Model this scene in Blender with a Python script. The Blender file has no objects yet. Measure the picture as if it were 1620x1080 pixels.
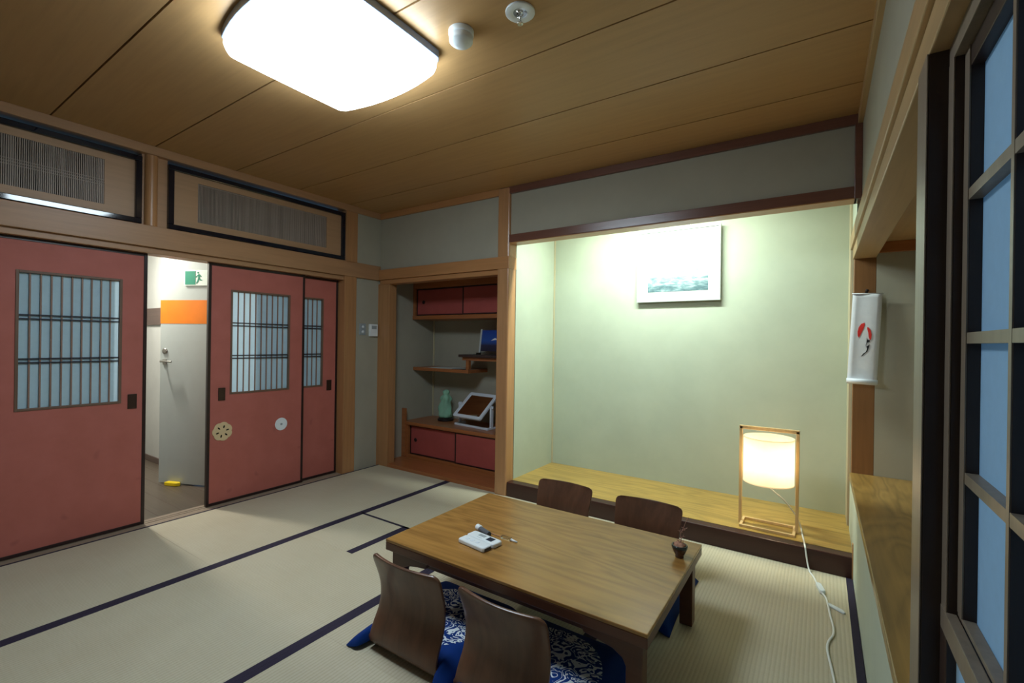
import bpy, bmesh, math, random
from mathutils import Vector, Matrix
random.seed(7)
S = bpy.context.scene
COL = S.collection
R = math.radians

# ------------------------------------------------------------------ materials
def new_mat(name):
    m = bpy.data.materials.new(name); m.use_nodes = True
    nt = m.node_tree; nt.nodes.clear()
    out = nt.nodes.new('ShaderNodeOutputMaterial')
    return m, nt, out

def N(nt, t, **kw):
    n = nt.nodes.new(t)
    for k, v in kw.items(): setattr(n, k, v)
    return n

def coords(nt, scale, space='Object', rot=(0, 0, 0)):
    tc = N(nt, 'ShaderNodeTexCoord'); mp = N(nt, 'ShaderNodeMapping')
    mp.inputs['Scale'].default_value = scale
    mp.inputs['Rotation'].default_value = rot
    nt.links.new(tc.outputs[space], mp.inputs['Vector'])
    return mp.outputs['Vector']

def ramp(nt, fac, stops):
    r = N(nt, 'ShaderNodeValToRGB'); cr = r.color_ramp
    while len(cr.elements) > 1: cr.elements.remove(cr.elements[-1])
    for i, (p, c) in enumerate(stops):
        e = cr.elements[0] if i == 0 else cr.elements.new(p)
        e.position = p; e.color = (*c, 1)
    nt.links.new(fac, r.inputs['Fac'])
    return r.outputs['Color']

def principled(nt, out, rough=.5, spec=.5, coat=0, metal=0):
    b = N(nt, 'ShaderNodeBsdfPrincipled')
    b.inputs['Roughness'].default_value = rough
    b.inputs['Specular IOR Level'].default_value = spec
    b.inputs['Coat Weight'].default_value = coat
    b.inputs['Coat Roughness'].default_value = .12
    b.inputs['Metallic'].default_value = metal
    nt.links.new(b.outputs[0], out.inputs['Surface'])
    return b

def noise(nt, vec, scale=5, detail=4, rough=.6, dist=0):
    n = N(nt, 'ShaderNodeTexNoise')
    n.inputs['Scale'].default_value = scale; n.inputs['Detail'].default_value = detail
    n.inputs['Roughness'].default_value = rough; n.inputs['Distortion'].default_value = dist
    nt.links.new(vec, n.inputs['Vector'])
    return n.outputs['Fac']

def bump(nt, b, h, strength=.2, dist=.002):
    n = N(nt, 'ShaderNodeBump'); n.inputs['Strength'].default_value = strength
    n.inputs['Distance'].default_value = dist
    nt.links.new(h, n.inputs['Height']); nt.links.new(n.outputs[0], b.inputs['Normal'])

def shade(c, k): return tuple(max(0, min(1, x * k)) for x in c)

def wood(name, c, axis='x', var=.22, rough=.45, spec=.4, coat=0, fine=1.0, figure=0):
    """straight grained wood running along an axis; figure > 0 adds cathedral rings"""
    m, nt, out = new_mat(name); b = principled(nt, out, rough, spec, coat)
    f, l = 26 * fine, 1.3
    sc = {'x': (l, f, f), 'y': (f, l, f), 'z': (f, f, l)}[axis]
    v = coords(nt, sc)
    n1 = noise(nt, v, 1.6, 5, .65, .3)
    if figure:
        f2 = 3.4
        sc2 = {'x': (.55, f2, f2), 'y': (f2, .55, f2), 'z': (f2, f2, .55)}[axis]
        v2 = coords(nt, sc2)
        n2 = noise(nt, v2, 1.1, 3, .5, .35)
        mul = N(nt, 'ShaderNodeMath', operation='MULTIPLY'); mul.inputs[1].default_value = figure*5
        nt.links.new(n2, mul.inputs[0])
        fr = N(nt, 'ShaderNodeMath', operation='PINGPONG'); fr.inputs[1].default_value = 1
        nt.links.new(mul.outputs[0], fr.inputs[0])
        mix = N(nt, 'ShaderNodeMath', operation='MULTIPLY_ADD')
        nt.links.new(fr.outputs[0], mix.inputs[0]); mix.inputs[1].default_value = .30
        h = N(nt, 'ShaderNodeMath', operation='MULTIPLY'); h.inputs[1].default_value = .70
        nt.links.new(n1, h.inputs[0]); nt.links.new(h.outputs[0], mix.inputs[2])
        fac = mix.outputs[0]
    else:
        fac = n1
    col = ramp(nt, fac, [(.25, shade(c, 1 - var)), (.5, c), (.75, shade(c, 1 + var * .8))])
    nt.links.new(col, b.inputs['Base Color'])
    bump(nt, b, fac, .12, .001)
    return m

def plain(name, c, rough=.5, spec=.4, metal=0, coat=0, var=.05, nscale=8):
    m, nt, out = new_mat(name); b = principled(nt, out, rough, spec, coat, metal)
    n = noise(nt, coords(nt, (1, 1, 1)), nscale, 3)
    col = ramp(nt, n, [(.3, shade(c, 1 - var)), (.7, shade(c, 1 + var))])
    nt.links.new(col, b.inputs['Base Color'])
    return m

def plaster(name, c):
    m, nt, out = new_mat(name); b = principled(nt, out, .9, .15)
    v = coords(nt, (1, 1, 1))
    n = noise(nt, v, 3, 5); n2 = noise(nt, v, 260, 2)
    col = ramp(nt, n, [(.3, shade(c, .95)), (.7, shade(c, 1.05))])
    nt.links.new(col, b.inputs['Base Color']); bump(nt, b, n2, .25, .001)
    return m

def paper(name, c, trans=.5):
    m, nt, out = new_mat(name)
    d = N(nt, 'ShaderNodeBsdfDiffuse'); t = N(nt, 'ShaderNodeBsdfTranslucent'); mx = N(nt, 'ShaderNodeMixShader')
    n = noise(nt, coords(nt, (1, 1, 1)), 40, 4)
    col = ramp(nt, n, [(.3, shade(c, .97)), (.7, shade(c, 1.02))])
    nt.links.new(col, d.inputs['Color']); nt.links.new(col, t.inputs['Color'])
    mx.inputs[0].default_value = trans
    nt.links.new(d.outputs[0], mx.inputs[1]); nt.links.new(t.outputs[0], mx.inputs[2])
    nt.links.new(mx.outputs[0], out.inputs['Surface'])
    return m

def emit(name, c, s):
    m, nt, out = new_mat(name); e = N(nt, 'ShaderNodeEmission')
    e.inputs['Color'].default_value = (*c, 1); e.inputs['Strength'].default_value = s
    nt.links.new(e.outputs[0], out.inputs['Surface']); return m

def glassy(name, c, rough=.1, ior=1.45, trans=1.0):
    m, nt, out = new_mat(name); b = principled(nt, out, rough, .5)
    b.inputs['Base Color'].default_value = (*c, 1); b.inputs['Transmission Weight'].default_value = trans
    b.inputs['IOR'].default_value = ior
    return m

M = {}
M['ceiling'] = wood('ceiling_cedar', (.44, .258, .108), 'x', .10, .42, .35, fine=.8)
M['pale_wood_x'] = wood('hinoki_beam_x', (.42, .20, .078), 'x', .14, .4)
M['pale_wood_y'] = wood('hinoki_beam_y', (.38, .205, .10), 'y', .14, .4)
M['pale_wood_z'] = wood('hinoki_post', (.40, .20, .085), 'z', .16, .35)
M['gold_wood'] = wood('right_side_timber', (.39, .255, .125), 'y', .12, .4)
M['recess_post'] = wood('recess_post_wood', (.21, .10, .04), 'z', .16, .35)
M['bead'] = wood('pale_bead', (.50, .44, .29), 'z', .08, .45)
M['pillar'] = wood('toko_pillar_wood', (.42, .215, .095), 'z', .14, .3, .5)
M['red_beam'] = wood('dark_red_beam', (.15, .062, .042), 'x', .2, .28, .5)
M['red_step'] = wood('dark_red_step', (.045, .014, .011), 'x', .2, .3, .4)
M['alcove_wood'] = wood('alcove_shelf_wood', (.34, .12, .04), 'x', .2, .3, .5)
M['toko_floor'] = wood('keyaki_floor', (.39, .25, .062), 'x', .3, .3, .5, figure=5)
M['counter'] = wood('keyaki_counter', (.27, .16, .045), 'y', .36, .32, .5, figure=6)
M['table_top'] = wood('table_top_oak', (.34, .172, .046), 'x', .28, .24, .5, figure=5)
M['table_dark'] = wood('table_side', (.105, .038, .019), 'x', .25, .35, .5)
M['walnut'] = wood('walnut_ply', (.118, .051, .027), 'z', .32, .3, .5, figure=2.5)
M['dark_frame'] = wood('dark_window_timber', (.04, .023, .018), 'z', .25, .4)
M['dark_mid'] = wood('dark_window_timber_lit', (.20, .155, .115), 'z', .2, .4)  # lit copy of the window timber, the light is in its colour
M['sill'] = wood('worn_sill_wood', (.30, .23, .165), 'y', .2, .5)
M['tan_board'] = wood('transom_board', (.40, .235, .125), 'y', .1, .45)
M['lacquer'] = plain('black_lacquer', (.004, .006, .014), .07, .6)
M['lacquer_brown'] = plain('brown_black_lacquer', (.022, .009, .009), .3, .5)
M['rod'] = plain('thin_bamboo_rods', (.30, .24, .20), .5)
M['dark_gap'] = plain('dark_gap', (.012, .009, .007), .9, .1)
M['seam'] = plain('ceiling_seam', (.05, .022, .012), .9, .1)
M['plaster'] = plaster('grey_green_plaster', (.36, .34, .272))
M['toko_plaster'] = plaster('tokonoma_plaster', (.44, .487, .388))
M['low_wall'] = plaster('pale_low_wall', (.50, .54, .44))
M['slat_brown'] = wood('window_lattice', (.25, .15, .115), 'z', .15, .45)
M['bar_dark'] = plain('dark_lattice_bar', (.02, .022, .035), .4)
M['window_frame'] = wood('door_window_frame', (.155, .09, .06), 'z', .15, .45)
M['pull'] = plain('bronze_pull', (.045, .022, .014), .35, .5, .3)
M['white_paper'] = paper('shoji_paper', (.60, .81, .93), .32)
M['shoji_bright'] = paper('shoji_window_paper', (.47, .69, .88), .5)
M['lamp_paper'] = paper('lamp_washi', (.95, .88, .76), .55)
M['white_plastic'] = plain('white_plastic', (.75, .80, .83), .35, .5)
M['grey_plastic'] = plain('grey_plastic', (.30, .34, .36), .4, .5)
M['chrome'] = plain('chrome', (.75, .75, .75), .12, .5, 1)
M['steel'] = plain('worn_steel', (.32, .31, .28), .3, .5, .9)
M['screen_dark'] = plain('dark_screen', (.02, .03, .05), .2, .5)
M['light_cover'] = emit('light_cover_glow', (.74, .895, 1.0), 26.0)
M['light_frame'] = plain('light_frame', (.17, .21, .30), .35, .5)
M['hall_white'] = plaster('hall_white', (.54, .55, .52))
M['hall_door'] = plain('hall_door_paint', (.43, .47, .45), .45, .4, var=.02)
M['orange'] = plain('orange_stripe', (.78, .20, .004), .45)
M['exit_green'] = plain('exit_green', (.0, .22, .13), .4)
M['exit_white'] = plain('exit_white', (.72, .82, .75), .4)
M['hall_floor'] = wood('hall_planks', (.11, .085, .06), 'x', .25, .3, .5)
M['hall_panel'] = wood('hall_brown_panel', (.13, .09, .075), 'x', .2, .4)
M['yellow'] = plain('yellow_rubber', (.85, .62, .01), .5)
M['blue_cloth_edge'] = plain('cord_white', (.78, .80, .78), .4, .5)
M['lamp_wood'] = wood('lamp_pine', (.68, .47, .22), 'z', .12, .45)
M['mirror_white'] = plain('mirror_frame_white', (.70, .76, .84), .4, .5, var=.02)
M['mirror'] = plain('mirror_glass', (.9, .9, .9), .02, .5, 1, var=.0)
M['statue'] = glassy('green_glass', (.50, .88, .68), .22, 1.25, .55)
M['black_base'] = plain('black_base', (.015, .012, .012), .3)
M['clear'] = glassy('clear_plastic', (.92, .97, 1), .05, 1.3)
M['scroll_cloth'] = plain('scroll_cloth', (.66, .68, .72), .8, .2, var=.03, nscale=30)
M['red_ink'] = plain('red_ink', (.62, .035, .03), .8, .2)
M['black_ink'] = plain('black_ink', (.015, .015, .02), .8, .2)
M['pot'] = plain('glazed_pot', (.075, .035, .025), .25, .5, var=.5, nscale=60)
M['pot_rim'] = plain('dark_pot_glaze', (.02, .03, .03), .25, .5)
M['moss'] = plain('dry_moss', (.42, .22, .15), .9, .1, var=.4, nscale=120)
M['twig'] = plain('pink_twig', (.38, .20, .15), .7)
M['flower_wood'] = plain('flower_wood', (.66, .50, .29), .6)
M['dark_board'] = plain('dark_stone_board', (.05, .03, .025), .4, var=.5, nscale=70)
M['frame_white'] = plain('picture_frame_white', (.52, .56, .56), .3, .5, var=.01)
M['mat_white'] = plain('picture_mat', (.60, .63, .62), .7, .3, var=.01)
M['pad_grey'] = plain('grey_twill', (.09, .095, .11), .7)

def red_door_mat():
    m, nt, out = new_mat('red_fusuma_paper'); b = principled(nt, out, .6, .3)
    v = coords(nt, (1, 1, 1)); n = noise(nt, v, 6, 5, .6); n2 = noise(nt, v, 300, 2)
    col = ramp(nt, n, [(.25, (.40, .118, .090)), (.55, (.44, .132, .105)), (.8, (.47, .145, .118))])
    # small worn smudges with a shape of their own
    n3 = noise(nt, v, 9, 1, .4)
    sp = ramp(nt, n3, [(.72, (1, 1, 1)), (.80, (.78, .76, .78))])
    mx = N(nt, 'ShaderNodeMix', data_type='RGBA', blend_type='MULTIPLY'); mx.inputs[0].default_value = 1
    nt.links.new(col, mx.inputs[6]); nt.links.new(sp, mx.inputs[7])
    nt.links.new(mx.outputs[2], b.inputs['Base Color']); bump(nt, b, n2, .2, .001)
    return m
M['red_door'] = red_door_mat()
M['red_cabinet'] = plain('red_cabinet_paper', (.36, .075, .065), .55, .3, var=.06)

def tatami_mat():
    m, nt, out = new_mat('tatami_rush'); b = principled(nt, out, .62, .35)
    v = coords(nt, (1, 1, 1))
    w = N(nt, 'ShaderNodeTexWave', bands_direction='X'); w.inputs['Scale'].default_value = 20
    w.inputs['Distortion'].default_value = .6; w.inputs['Detail'].default_value = 1
    nt.links.new(v, w.inputs['Vector'])
    n = noise(nt, v, 2.2, 5, .6)
    vs = coords(nt, (3, 120, 1)); n2 = noise(nt, vs, 1, 3, .6)
    col = ramp(nt, n, [(.3, (.53, .475, .345)), (.55, (.565, .515, .385)), (.8, (.585, .54, .415))])
    c2 = ramp(nt, w.outputs['Fac'], [(.0, (.86, .85, .82)), (.5, (1, 1, 1))])
    c3 = ramp(nt, n2, [(.3, (.95, .94, .92)), (.7, (1.0, 1.0, 1.0))])
    a = N(nt, 'ShaderNodeMix', data_type='RGBA', blend_type='MULTIPLY'); a.inputs[0].default_value = 1
    nt.links.new(col, a.inputs[6]); nt.links.new(c2, a.inputs[7])
    d = N(nt, 'ShaderNodeMix', data_type='RGBA', blend_type='MULTIPLY'); d.inputs[0].default_value = 1
    nt.links.new(a.outputs[2], d.inputs[6]); nt.links.new(c3, d.inputs[7])
    nt.links.new(d.outputs[2], b.inputs['Base Color'])
    bump(nt, b, w.outputs['Fac'], .35, .0015)
    return m
M['tatami'] = tatami_mat()
M['heri'] = plain('tatami_border_cloth', (.030, .024, .045), .8, .2, var=.15, nscale=200)

def cushion_mat():
    m, nt, out = new_mat('blue_cushion_print'); b = principled(nt, out, .85, .15)
    tc = N(nt, 'ShaderNodeTexCoord')
    sep = N(nt, 'ShaderNodeSeparateXYZ'); nt.links.new(tc.outputs['Object'], sep.inputs[0])
    cmb = N(nt, 'ShaderNodeCombineXYZ'); nt.links.new(sep.outputs[0], cmb.inputs[0]); nt.links.new(sep.outputs[1], cmb.inputs[1])
    ln = N(nt, 'ShaderNodeVectorMath', operation='LENGTH'); nt.links.new(cmb.outputs[0], ln.inputs[0])
    disc = N(nt, 'ShaderNodeMath', operation='LESS_THAN'); disc.inputs[1].default_value = .205
    nt.links.new(ln.outputs['Value'], disc.inputs[0])
    ns = N(nt, 'ShaderNodeTexNoise'); ns.inputs['Scale'].default_value = 17; ns.inputs['Detail'].default_value = 1.5
    ns.inputs['Distortion'].default_value = 1.6
    nt.links.new(cmb.outputs[0], ns.inputs['Vector'])
    pp = N(nt, 'ShaderNodeMath', operation='MULTIPLY'); pp.inputs[1].default_value = 11
    nt.links.new(ns.outputs['Fac'], pp.inputs[0])
    pg = N(nt, 'ShaderNodeMath', operation='PINGPONG'); pg.inputs[1].default_value = 1; nt.links.new(pp.outputs[0], pg.inputs[0])
    gt = N(nt, 'ShaderNodeMath', operation='GREATER_THAN'); gt.inputs[1].default_value = .62; nt.links.new(pg.outputs[0], gt.inputs[0])
    an = N(nt, 'ShaderNodeMath', operation='MULTIPLY'); nt.links.new(gt.outputs[0], an.inputs[0]); nt.links.new(disc.outputs[0], an.inputs[1])
    mx = N(nt, 'ShaderNodeMix', data_type='RGBA')
    mx.inputs[6].default_value = (.004, .030, .17, 1); mx.inputs[7].default_value = (.62, .68, .72, 1)
    nt.links.new(an.outputs[0], mx.inputs[0]); nt.links.new(mx.outputs[2], b.inputs['Base Color'])
    return m
M['cushion'] = cushion_mat()

def snow_picture():
    m, nt, out = new_mat('winter_landscape_print'); b = principled(nt, out, .35, .4)
    tc = N(nt, 'ShaderNodeTexCoord'); sep = N(nt, 'ShaderNodeSeparateXYZ'); nt.links.new(tc.outputs['Generated'], sep.inputs[0])
    mp = N(nt, 'ShaderNodeMapping'); mp.inputs['Scale'].default_value = (4, 1, 11); nt.links.new(tc.outputs['Generated'], mp.inputs['Vector'])
    n = noise(nt, mp.outputs['Vector'], 1.6, 5, .6, .4)
    sub = N(nt, 'ShaderNodeMath', operation='MULTIPLY_ADD'); nt.links.new(sep.outputs[2], sub.inputs[0]); sub.inputs[1].default_value = .85
    nt.links.new(n, sub.inputs[2])
    col = ramp(nt, sub.outputs[0], [(.46, (.08, .14, .16)), (.60, (.16, .25, .27)), (.70, (.30, .38, .39)), (.80, (.50, .54, .53)), (1.0, (.60, .63, .62))])
    nt.links.new(col, b.inputs['Base Color'])
    return m
M['snow_picture'] = snow_picture()

def mountain_picture():
    m, nt, out = new_mat('blue_mountain_photo'); b = principled(nt, out, .25, .5)
    tc = N(nt, 'ShaderNodeTexCoord'); sep = N(nt, 'ShaderNodeSeparateXYZ'); nt.links.new(tc.outputs['Generated'], sep.inputs[0])
    col = ramp(nt, sep.outputs[2], [(.0, (.02, .02, .04)), (.28, (.03, .03, .07)), (.36, (.02, .06, .22)), (.5, (.02, .09, .38)), (1, (.01, .05, .30))])
    nt.links.new(col, b.inputs['Base Color'])
    return m
M['mountain_picture'] = mountain_picture()

# ------------------------------------------------------------------ geometry helpers
class B:
    def __init__(s): s.bm = bmesh.new()
    def box(s, x0, x1, y0, y1, z0, z1):
        v = [s.bm.verts.new(p) for p in ((x0,y0,z0),(x1,y0,z0),(x1,y1,z0),(x0,y1,z0),(x0,y0,z1),(x1,y0,z1),(x1,y1,z1),(x0,y1,z1))]
        for f in ((0,3,2,1),(4,5,6,7),(0,1,5,4),(1,2,6,5),(2,3,7,6),(3,0,4,7)): s.bm.faces.new([v[i] for i in f])
        return s
    def prism(s, pts, axis, a, b):
        """extrude a 2-D outline along an axis (x: pts=(y,z), y: pts=(x,z), z: pts=(x,y))"""
        def P(p, t):
            return {'x': (t, p[0], p[1]), 'y': (p[0], t, p[1]), 'z': (p[0], p[1], t)}[axis]
        A = [s.bm.verts.new(P(p, a)) for p in pts]; C = [s.bm.verts.new(P(p, b)) for p in pts]
        n = len(pts)
        s.bm.faces.new(A); s.bm.faces.new(C[::-1])
        for i in range(n): s.bm.faces.new((A[i], C[i], C[(i+1) % n], A[(i+1) % n]))
        bmesh.ops.recalc_face_normals(s.bm, faces=s.bm.faces[:])
        return s
    def ring(s, outer, inner, axis, a, b):
        def P(p, t):
            return {'x': (t, p[0], p[1]), 'y': (p[0], t, p[1]), 'z': (p[0], p[1], t)}[axis]
        n = len(outer)
        L = [[s.bm.verts.new(P(p, t)) for p in q] for q in (outer, inner) for t in (a, b)]
        oa, ob, ia, ib = L
        for i in range(n):
            j = (i+1) % n
            s.bm.faces.new((oa[i], oa[j], ia[j], ia[i])); s.bm.faces.new((ob[i], ib[i], ib[j], ob[j]))
            s.bm.faces.new((oa[i], ob[i], ob[j], oa[j])); s.bm.faces.new((ia[i], ia[j], ib[j], ib[i]))
        bmesh.ops.recalc_face_normals(s.bm, faces=s.bm.faces[:])
        return s
    def lathe(s, prof, c=(0,0,0), n=32, cap=True, fn=None):
        rows = []
        for k, (r, z) in enumerate(prof):
            row = []
            for i in range(n):
                a = 2*math.pi*i/n
                rr = r*(fn(a, z) if fn else 1)
                row.append(s.bm.verts.new((c[0]+rr*math.cos(a), c[1]+rr*math.sin(a), c[2]+z)))
            rows.append(row)
        for p, q in zip(rows, rows[1:]):
            for i in range(n): s.bm.faces.new((p[i], p[(i+1)%n], q[(i+1)%n], q[i]))
        if cap:
            s.bm.faces.new(rows[0][::-1]); s.bm.faces.new(rows[-1])
        bmesh.ops.recalc_face_normals(s.bm, faces=s.bm.faces[:])
        return s
    def tube(s, path, r, n=8, flat=1.0):
        pts = [Vector(p) for p in path]; rows = []
        rs = r if isinstance(r, (list, tuple)) else [r]*len(pts)
        for i, p in enumerate(pts):
            d = (pts[min(i+1, len(pts)-1)] - pts[max(i-1, 0)]).normalized()
            u = d.cross(Vector((0,0,1)))
            if u.length < .05: u = d.cross(Vector((1,0,0)))
            u.normalize(); w = d.cross(u)
            rows.append([s.bm.verts.new(p + rs[i]*(math.cos(2*math.pi*k/n)*u + flat*math.sin(2*math.pi*k/n)*w)) for k in range(n)])
        for p, q in zip(rows, rows[1:]):
            for k in range(n): s.bm.faces.new((p[k], p[(k+1)%n], q[(k+1)%n], q[k]))
        s.bm.faces.new(rows[0][::-1]); s.bm.faces.new(rows[-1])
        bmesh.ops.recalc_face_normals(s.bm, faces=s.bm.faces[:])
        return s
    def obj(s, name, mat, parent=None, bev=0, smooth=False, seg=2):
        me = bpy.data.meshes.new(name); s.bm.to_mesh(me); s.bm.free()
        me.materials.append(M[mat] if isinstance(mat, str) else mat)
        o = bpy.data.objects.new(name, me); COL.objects.link(o)
        if parent: o.parent = parent
        if bev:
            md = o.modifiers.new('bevel', 'BEVEL'); md.width = bev; md.segments = seg; md.limit_method = 'ANGLE'; md.angle_limit = R(40)
        if smooth:
            for p in me.polygons: p.use_smooth = True
        return o

def box(name, mat, x0, x1, y0, y1, z0, z1, parent=None, bev=0):
    return B().box(x0, x1, y0, y1, z0, z1).obj(name, mat, parent, bev)

def sheet(name, mat, x, y0, y1, z0, z1, parent):
    b = B(); b.bm.faces.new([b.bm.verts.new(p) for p in ((x,y0,z0),(x,y1,z0),(x,y1,z1),(x,y0,z1))])
    return b.obj(name, mat, parent)

def spline(pts, n=8):
    P = [Vector(p) for p in pts]; out = []
    for i in range(len(P)-1):
        p0 = P[max(i-1,0)]; p1 = P[i]; p2 = P[i+1]; p3 = P[min(i+2,len(P)-1)]
        for k in range(n):
            t = k/n
            out.append(.5*((2*p1)+(p2-p0)*t+(2*p0-5*p1+4*p2-p3)*t*t+(3*p1-p0-3*p2+p3)*t**3))
    out.append(P[-1]); return out

def rrect(x0, x1, y0, y1, r, n=5):
    out = []
    for cx, cy, a0 in ((x1-r,y1-r,0),(x0+r,y1-r,90),(x0+r,y0+r,180),(x1-r,y0+r,270)):
        for k in range(n+1):
            a = R(a0+90*k/n); out.append((cx+r*math.cos(a), cy+r*math.sin(a)))
    return out

def tag(o, label, cat, group=None, kind=None):
    o['label'] = label; o['category'] = cat
    if group: o['group'] = group
    if kind: o['kind'] = kind
    return o
def thing(name, loc, label, cat, rz=0, group=None, kind=None):
    o = bpy.data.objects.new(name, None); COL.objects.link(o); o.empty_display_size = .1
    o.location = loc; o.rotation_euler = (0, 0, rz)
    return tag(o, label, cat, group, kind)
def struct(o, label, cat): return tag(o, label, cat, None, 'structure')
TRIM = [0]
def trim(b, mat, label, bev=.003):
    TRIM[0] += 1
    return struct(b.obj('trim_%d' % TRIM[0], mat, None, bev), label, 'timber trim')

# ------------------------------------------------------------------ setting numbers
YB = 3.10          # plane of the far wall (tokonoma and shelf alcove fronts)
YR = -1.65         # wall behind the camera
CZ = 2.497         # ceiling
XR = .157          # right wall plane
XA, YA = -3.64, 3.85   # alcove left and back

# floor slab + tatami
struct(box('floor', 'dark_gap', -3.85, .7, YR-.1, 3.95, -.15, -.05), 'sub floor under the straw tatami mats', 'floor')

def tatami(x0, x1, y0, y1, label, borders='LR', bw=.029, notch=None, g='tatami mats'):
    cx, cy = (x0+x1)/2, (y0+y1)/2
    t = thing('tatami_mat', (cx, cy, 0), label, 'tatami mat', group=g)
    e = .0003
    b = B()
    if notch:   # L-shaped mat: corner cut away at left far side
        nx, ny = notch
        b.prism([(x0-cx+e,y0-cy+e),(x1-cx-e,y0-cy+e),(x1-cx-e,y1-cy-e),(nx-cx+e,y1-cy-e),(nx-cx+e,ny-cy-e),(x0-cx+e,ny-cy-e)], 'z', -.0495, 0)
    else:
        b.box(x0-cx+e, x1-cx-e, y0-cy+e, y1-cy-e, -.0495, 0)
    b.obj('rush_surface', 'tatami', t)
    def strip(a0, a1, b0, b1): box('cloth_border', 'heri', a0-cx, a1-cx, b0-cy, b1-cy, -.002, .0012, t)
    if 'L' in borders: strip(x0+e, x0+min(bw, .029), y0+e, (notch[1] if notch else y1)-e)
    if 'l' in borders: strip(x0+e, x0+.017, y0+e, y1-e)
    if 'R' in borders: strip(x1-bw, x1-e, y0+e, y1-e)
    if 'B' in borders: strip(x0+e, x1-e, y1-.020, y1-e)
    return t
tatami(-3.662, -2.735, 1.19, YB-.004, 'tatami mat running from the red sliding doors to the shelf alcove', 'lR')
tatami(-3.662, -2.735, -.72, 1.19, 'tatami mat in front of the leftmost red sliding door', 'lR')
tatami(-2.735, -1.752, 2.18, YB-.004, 'tatami mat at the foot of the shelf alcove, beside the low table', 'LR')
tatami(-2.735, -1.752, .27, 2.18, 'tatami mat left of the table with a small square cut out of it', 'LR', notch=(-2.255, 1.725))
tatami(-2.735, -2.255, 1.725, 2.18, 'small square tatami insert with dark border on two sides', 'LRB', bw=.052, g=None)
tatami(-2.735, -1.752, -1.64, .27, 'tatami mat nearest the camera at the bottom left', 'LR')
tatami(-1.752, -.80, 1.19, YB-.004, 'tatami mat under the left half of the low table', 'LR')
tatami(-.80, XR-.002, 1.19, YB-.004, 'tatami mat right of the table, under the white lamp cord', 'LR')
tatami(-1.752, -.80, -.72, 1.19, 'tatami mat under the two near floor chairs', 'LR')
tatami(-.80, XR-.002, -.72, 1.19, 'tatami mat at the near right below the counter wall', 'LR')

# ceiling
b = B()
seams = [YR-.02, -1.31, -.80, -.297, .207, .712, 1.210, 1.716, 2.223, 2.718, YB]
for y0, y1 in zip(seams, seams[1:]): b.box(-3.80, .172, y0+.004, y1-.004, CZ, CZ+.014)
struct(b.obj('ceiling', 'ceiling'), 'wide cedar boards of the ceiling with dark seams', 'ceiling')
trim(B().box(-3.82, .30, YR-.1, 3.15, CZ+.012, CZ+.04), 'seam', 'dark backing above the ceiling board seams', 0)

# back room wall (behind camera) and far side closures
struct(box('wall_near', 'plaster', -3.9, .8, YR-.1, YR, -.1, CZ), 'plaster wall behind the camera', 'wall')

# ------------------------------------------------------------------ left wall
struct(B().box(-3.80, -3.69, 2.82, 3.12, -.02, 1.84).box(-3.80, -3.67, 2.815, 3.12, 1.97, 2.45).obj('wall_left', 'plaster'),
       'grey-green plaster strip of the left wall with the switches', 'wall')
struct(box('wall_left_near', 'plaster', -3.80, -3.69, YR, -.32, -.02, CZ), 'left wall plaster left of the sliding doors', 'wall')
trim(B().box(-3.81, -3.672, 2.69, 2.82, -.02, 1.845), 'pale_wood_z', 'wooden door post right of the red sliding doors')
trim(B().box(-3.80, -3.665, 2.694, 2.82, 1.965, 2.45), 'pale_wood_z', 'short upper post right of the transoms')
trim(B().box(-3.80, -3.665, YR, YB, 1.835, 1.975), 'pale_wood_y', 'long beam above the red sliding doors')
trim(B().box(-3.82, -3.69, YR, 2.70, 1.797, 1.836), 'pale_wood_y', 'grooved head rail of the sliding doors')
trim(B().box(-3.80, -3.655, YR, YB, 2.44, CZ), 'pale_wood_y', 'ceiling moulding along the left wall')
b = B().box(-3.82, -3.664, YR, 2.70, -.06, -.004)
for x in (-3.747, -3.780): b.box(x-.010, x+.010, YR, 2.69, -.004, -.001)
trim(b, 'sill', 'grooved door sill along the tatami', .001)
b = B()
pr = [(-3.80+.0, 1.152)]
b.box(-3.80, -3.70, 1.152, 1.297, 1.965, 2.45)
trim(b, 'pale_wood_y', 'wall board between the two transoms')
b = B(); pts = []
for k in range(13):
    a = R(-90+180*k/12); pts.append((-3.70+.035*math.cos(a), 1.203+.037*math.sin(a)))
pts += [(-3.70, 1.240), (-3.705, 1.24), (-3.705, 1.166)]
b.prism(pts[:13], 'z', 1.975, 2.44)
trim(b, 'pale_wood_z', 'rounded shiny post between the two transoms', .001)

def transom(y0, y1, g0, g1, label, rails):
    t = thing('transom_panel', (-3.70, (y0+y1)/2, 1.98), label, 'transom', group=None)
    c = (y0+y1)/2; h = .437; fw = .034
    a0, a1 = y0-c, y1-c
    b = B().box(-.02, .022, a0, a1, 0, fw).box(-.02, .022, a0, a1, h-fw, h).box(-.02, .022, a0, a0+fw, fw, h-fw).box(-.02, .022, a1-fw, a1, fw, h-fw)
    b.obj('frame', 'lacquer', t, .004)
    z0, z1 = .083, .36
    q0, q1 = g0-c, g1-c
    b = B().box(-.012, 0, a0+fw, q0, fw, h-fw).box(-.012, 0, q1, a1-fw, fw, h-fw).box(-.012, 0, q0, q1, fw, z0).box(-.012, 0, q0, q1, z1, h-fw)
    b.obj('board', 'tan_board', t)
    b = B(); n = int((q1-q0)/.0085)
    for i in range(n):
        y = q0 + (i+.5)*(q1-q0)/n
        w = .0021 + .0010*random.random()
        b.box(-.0085, -.0035, y-w, y+w, z0, z1)
    for zz in rails: b.box(-.0035, -.001, q0, q1, zz-.002, zz+.002)
    b.obj('rod_grille', 'rod', t)
    box('backing_board', 'dark_gap', -.075, -.06, a0, a1, .0, h, t)
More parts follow.
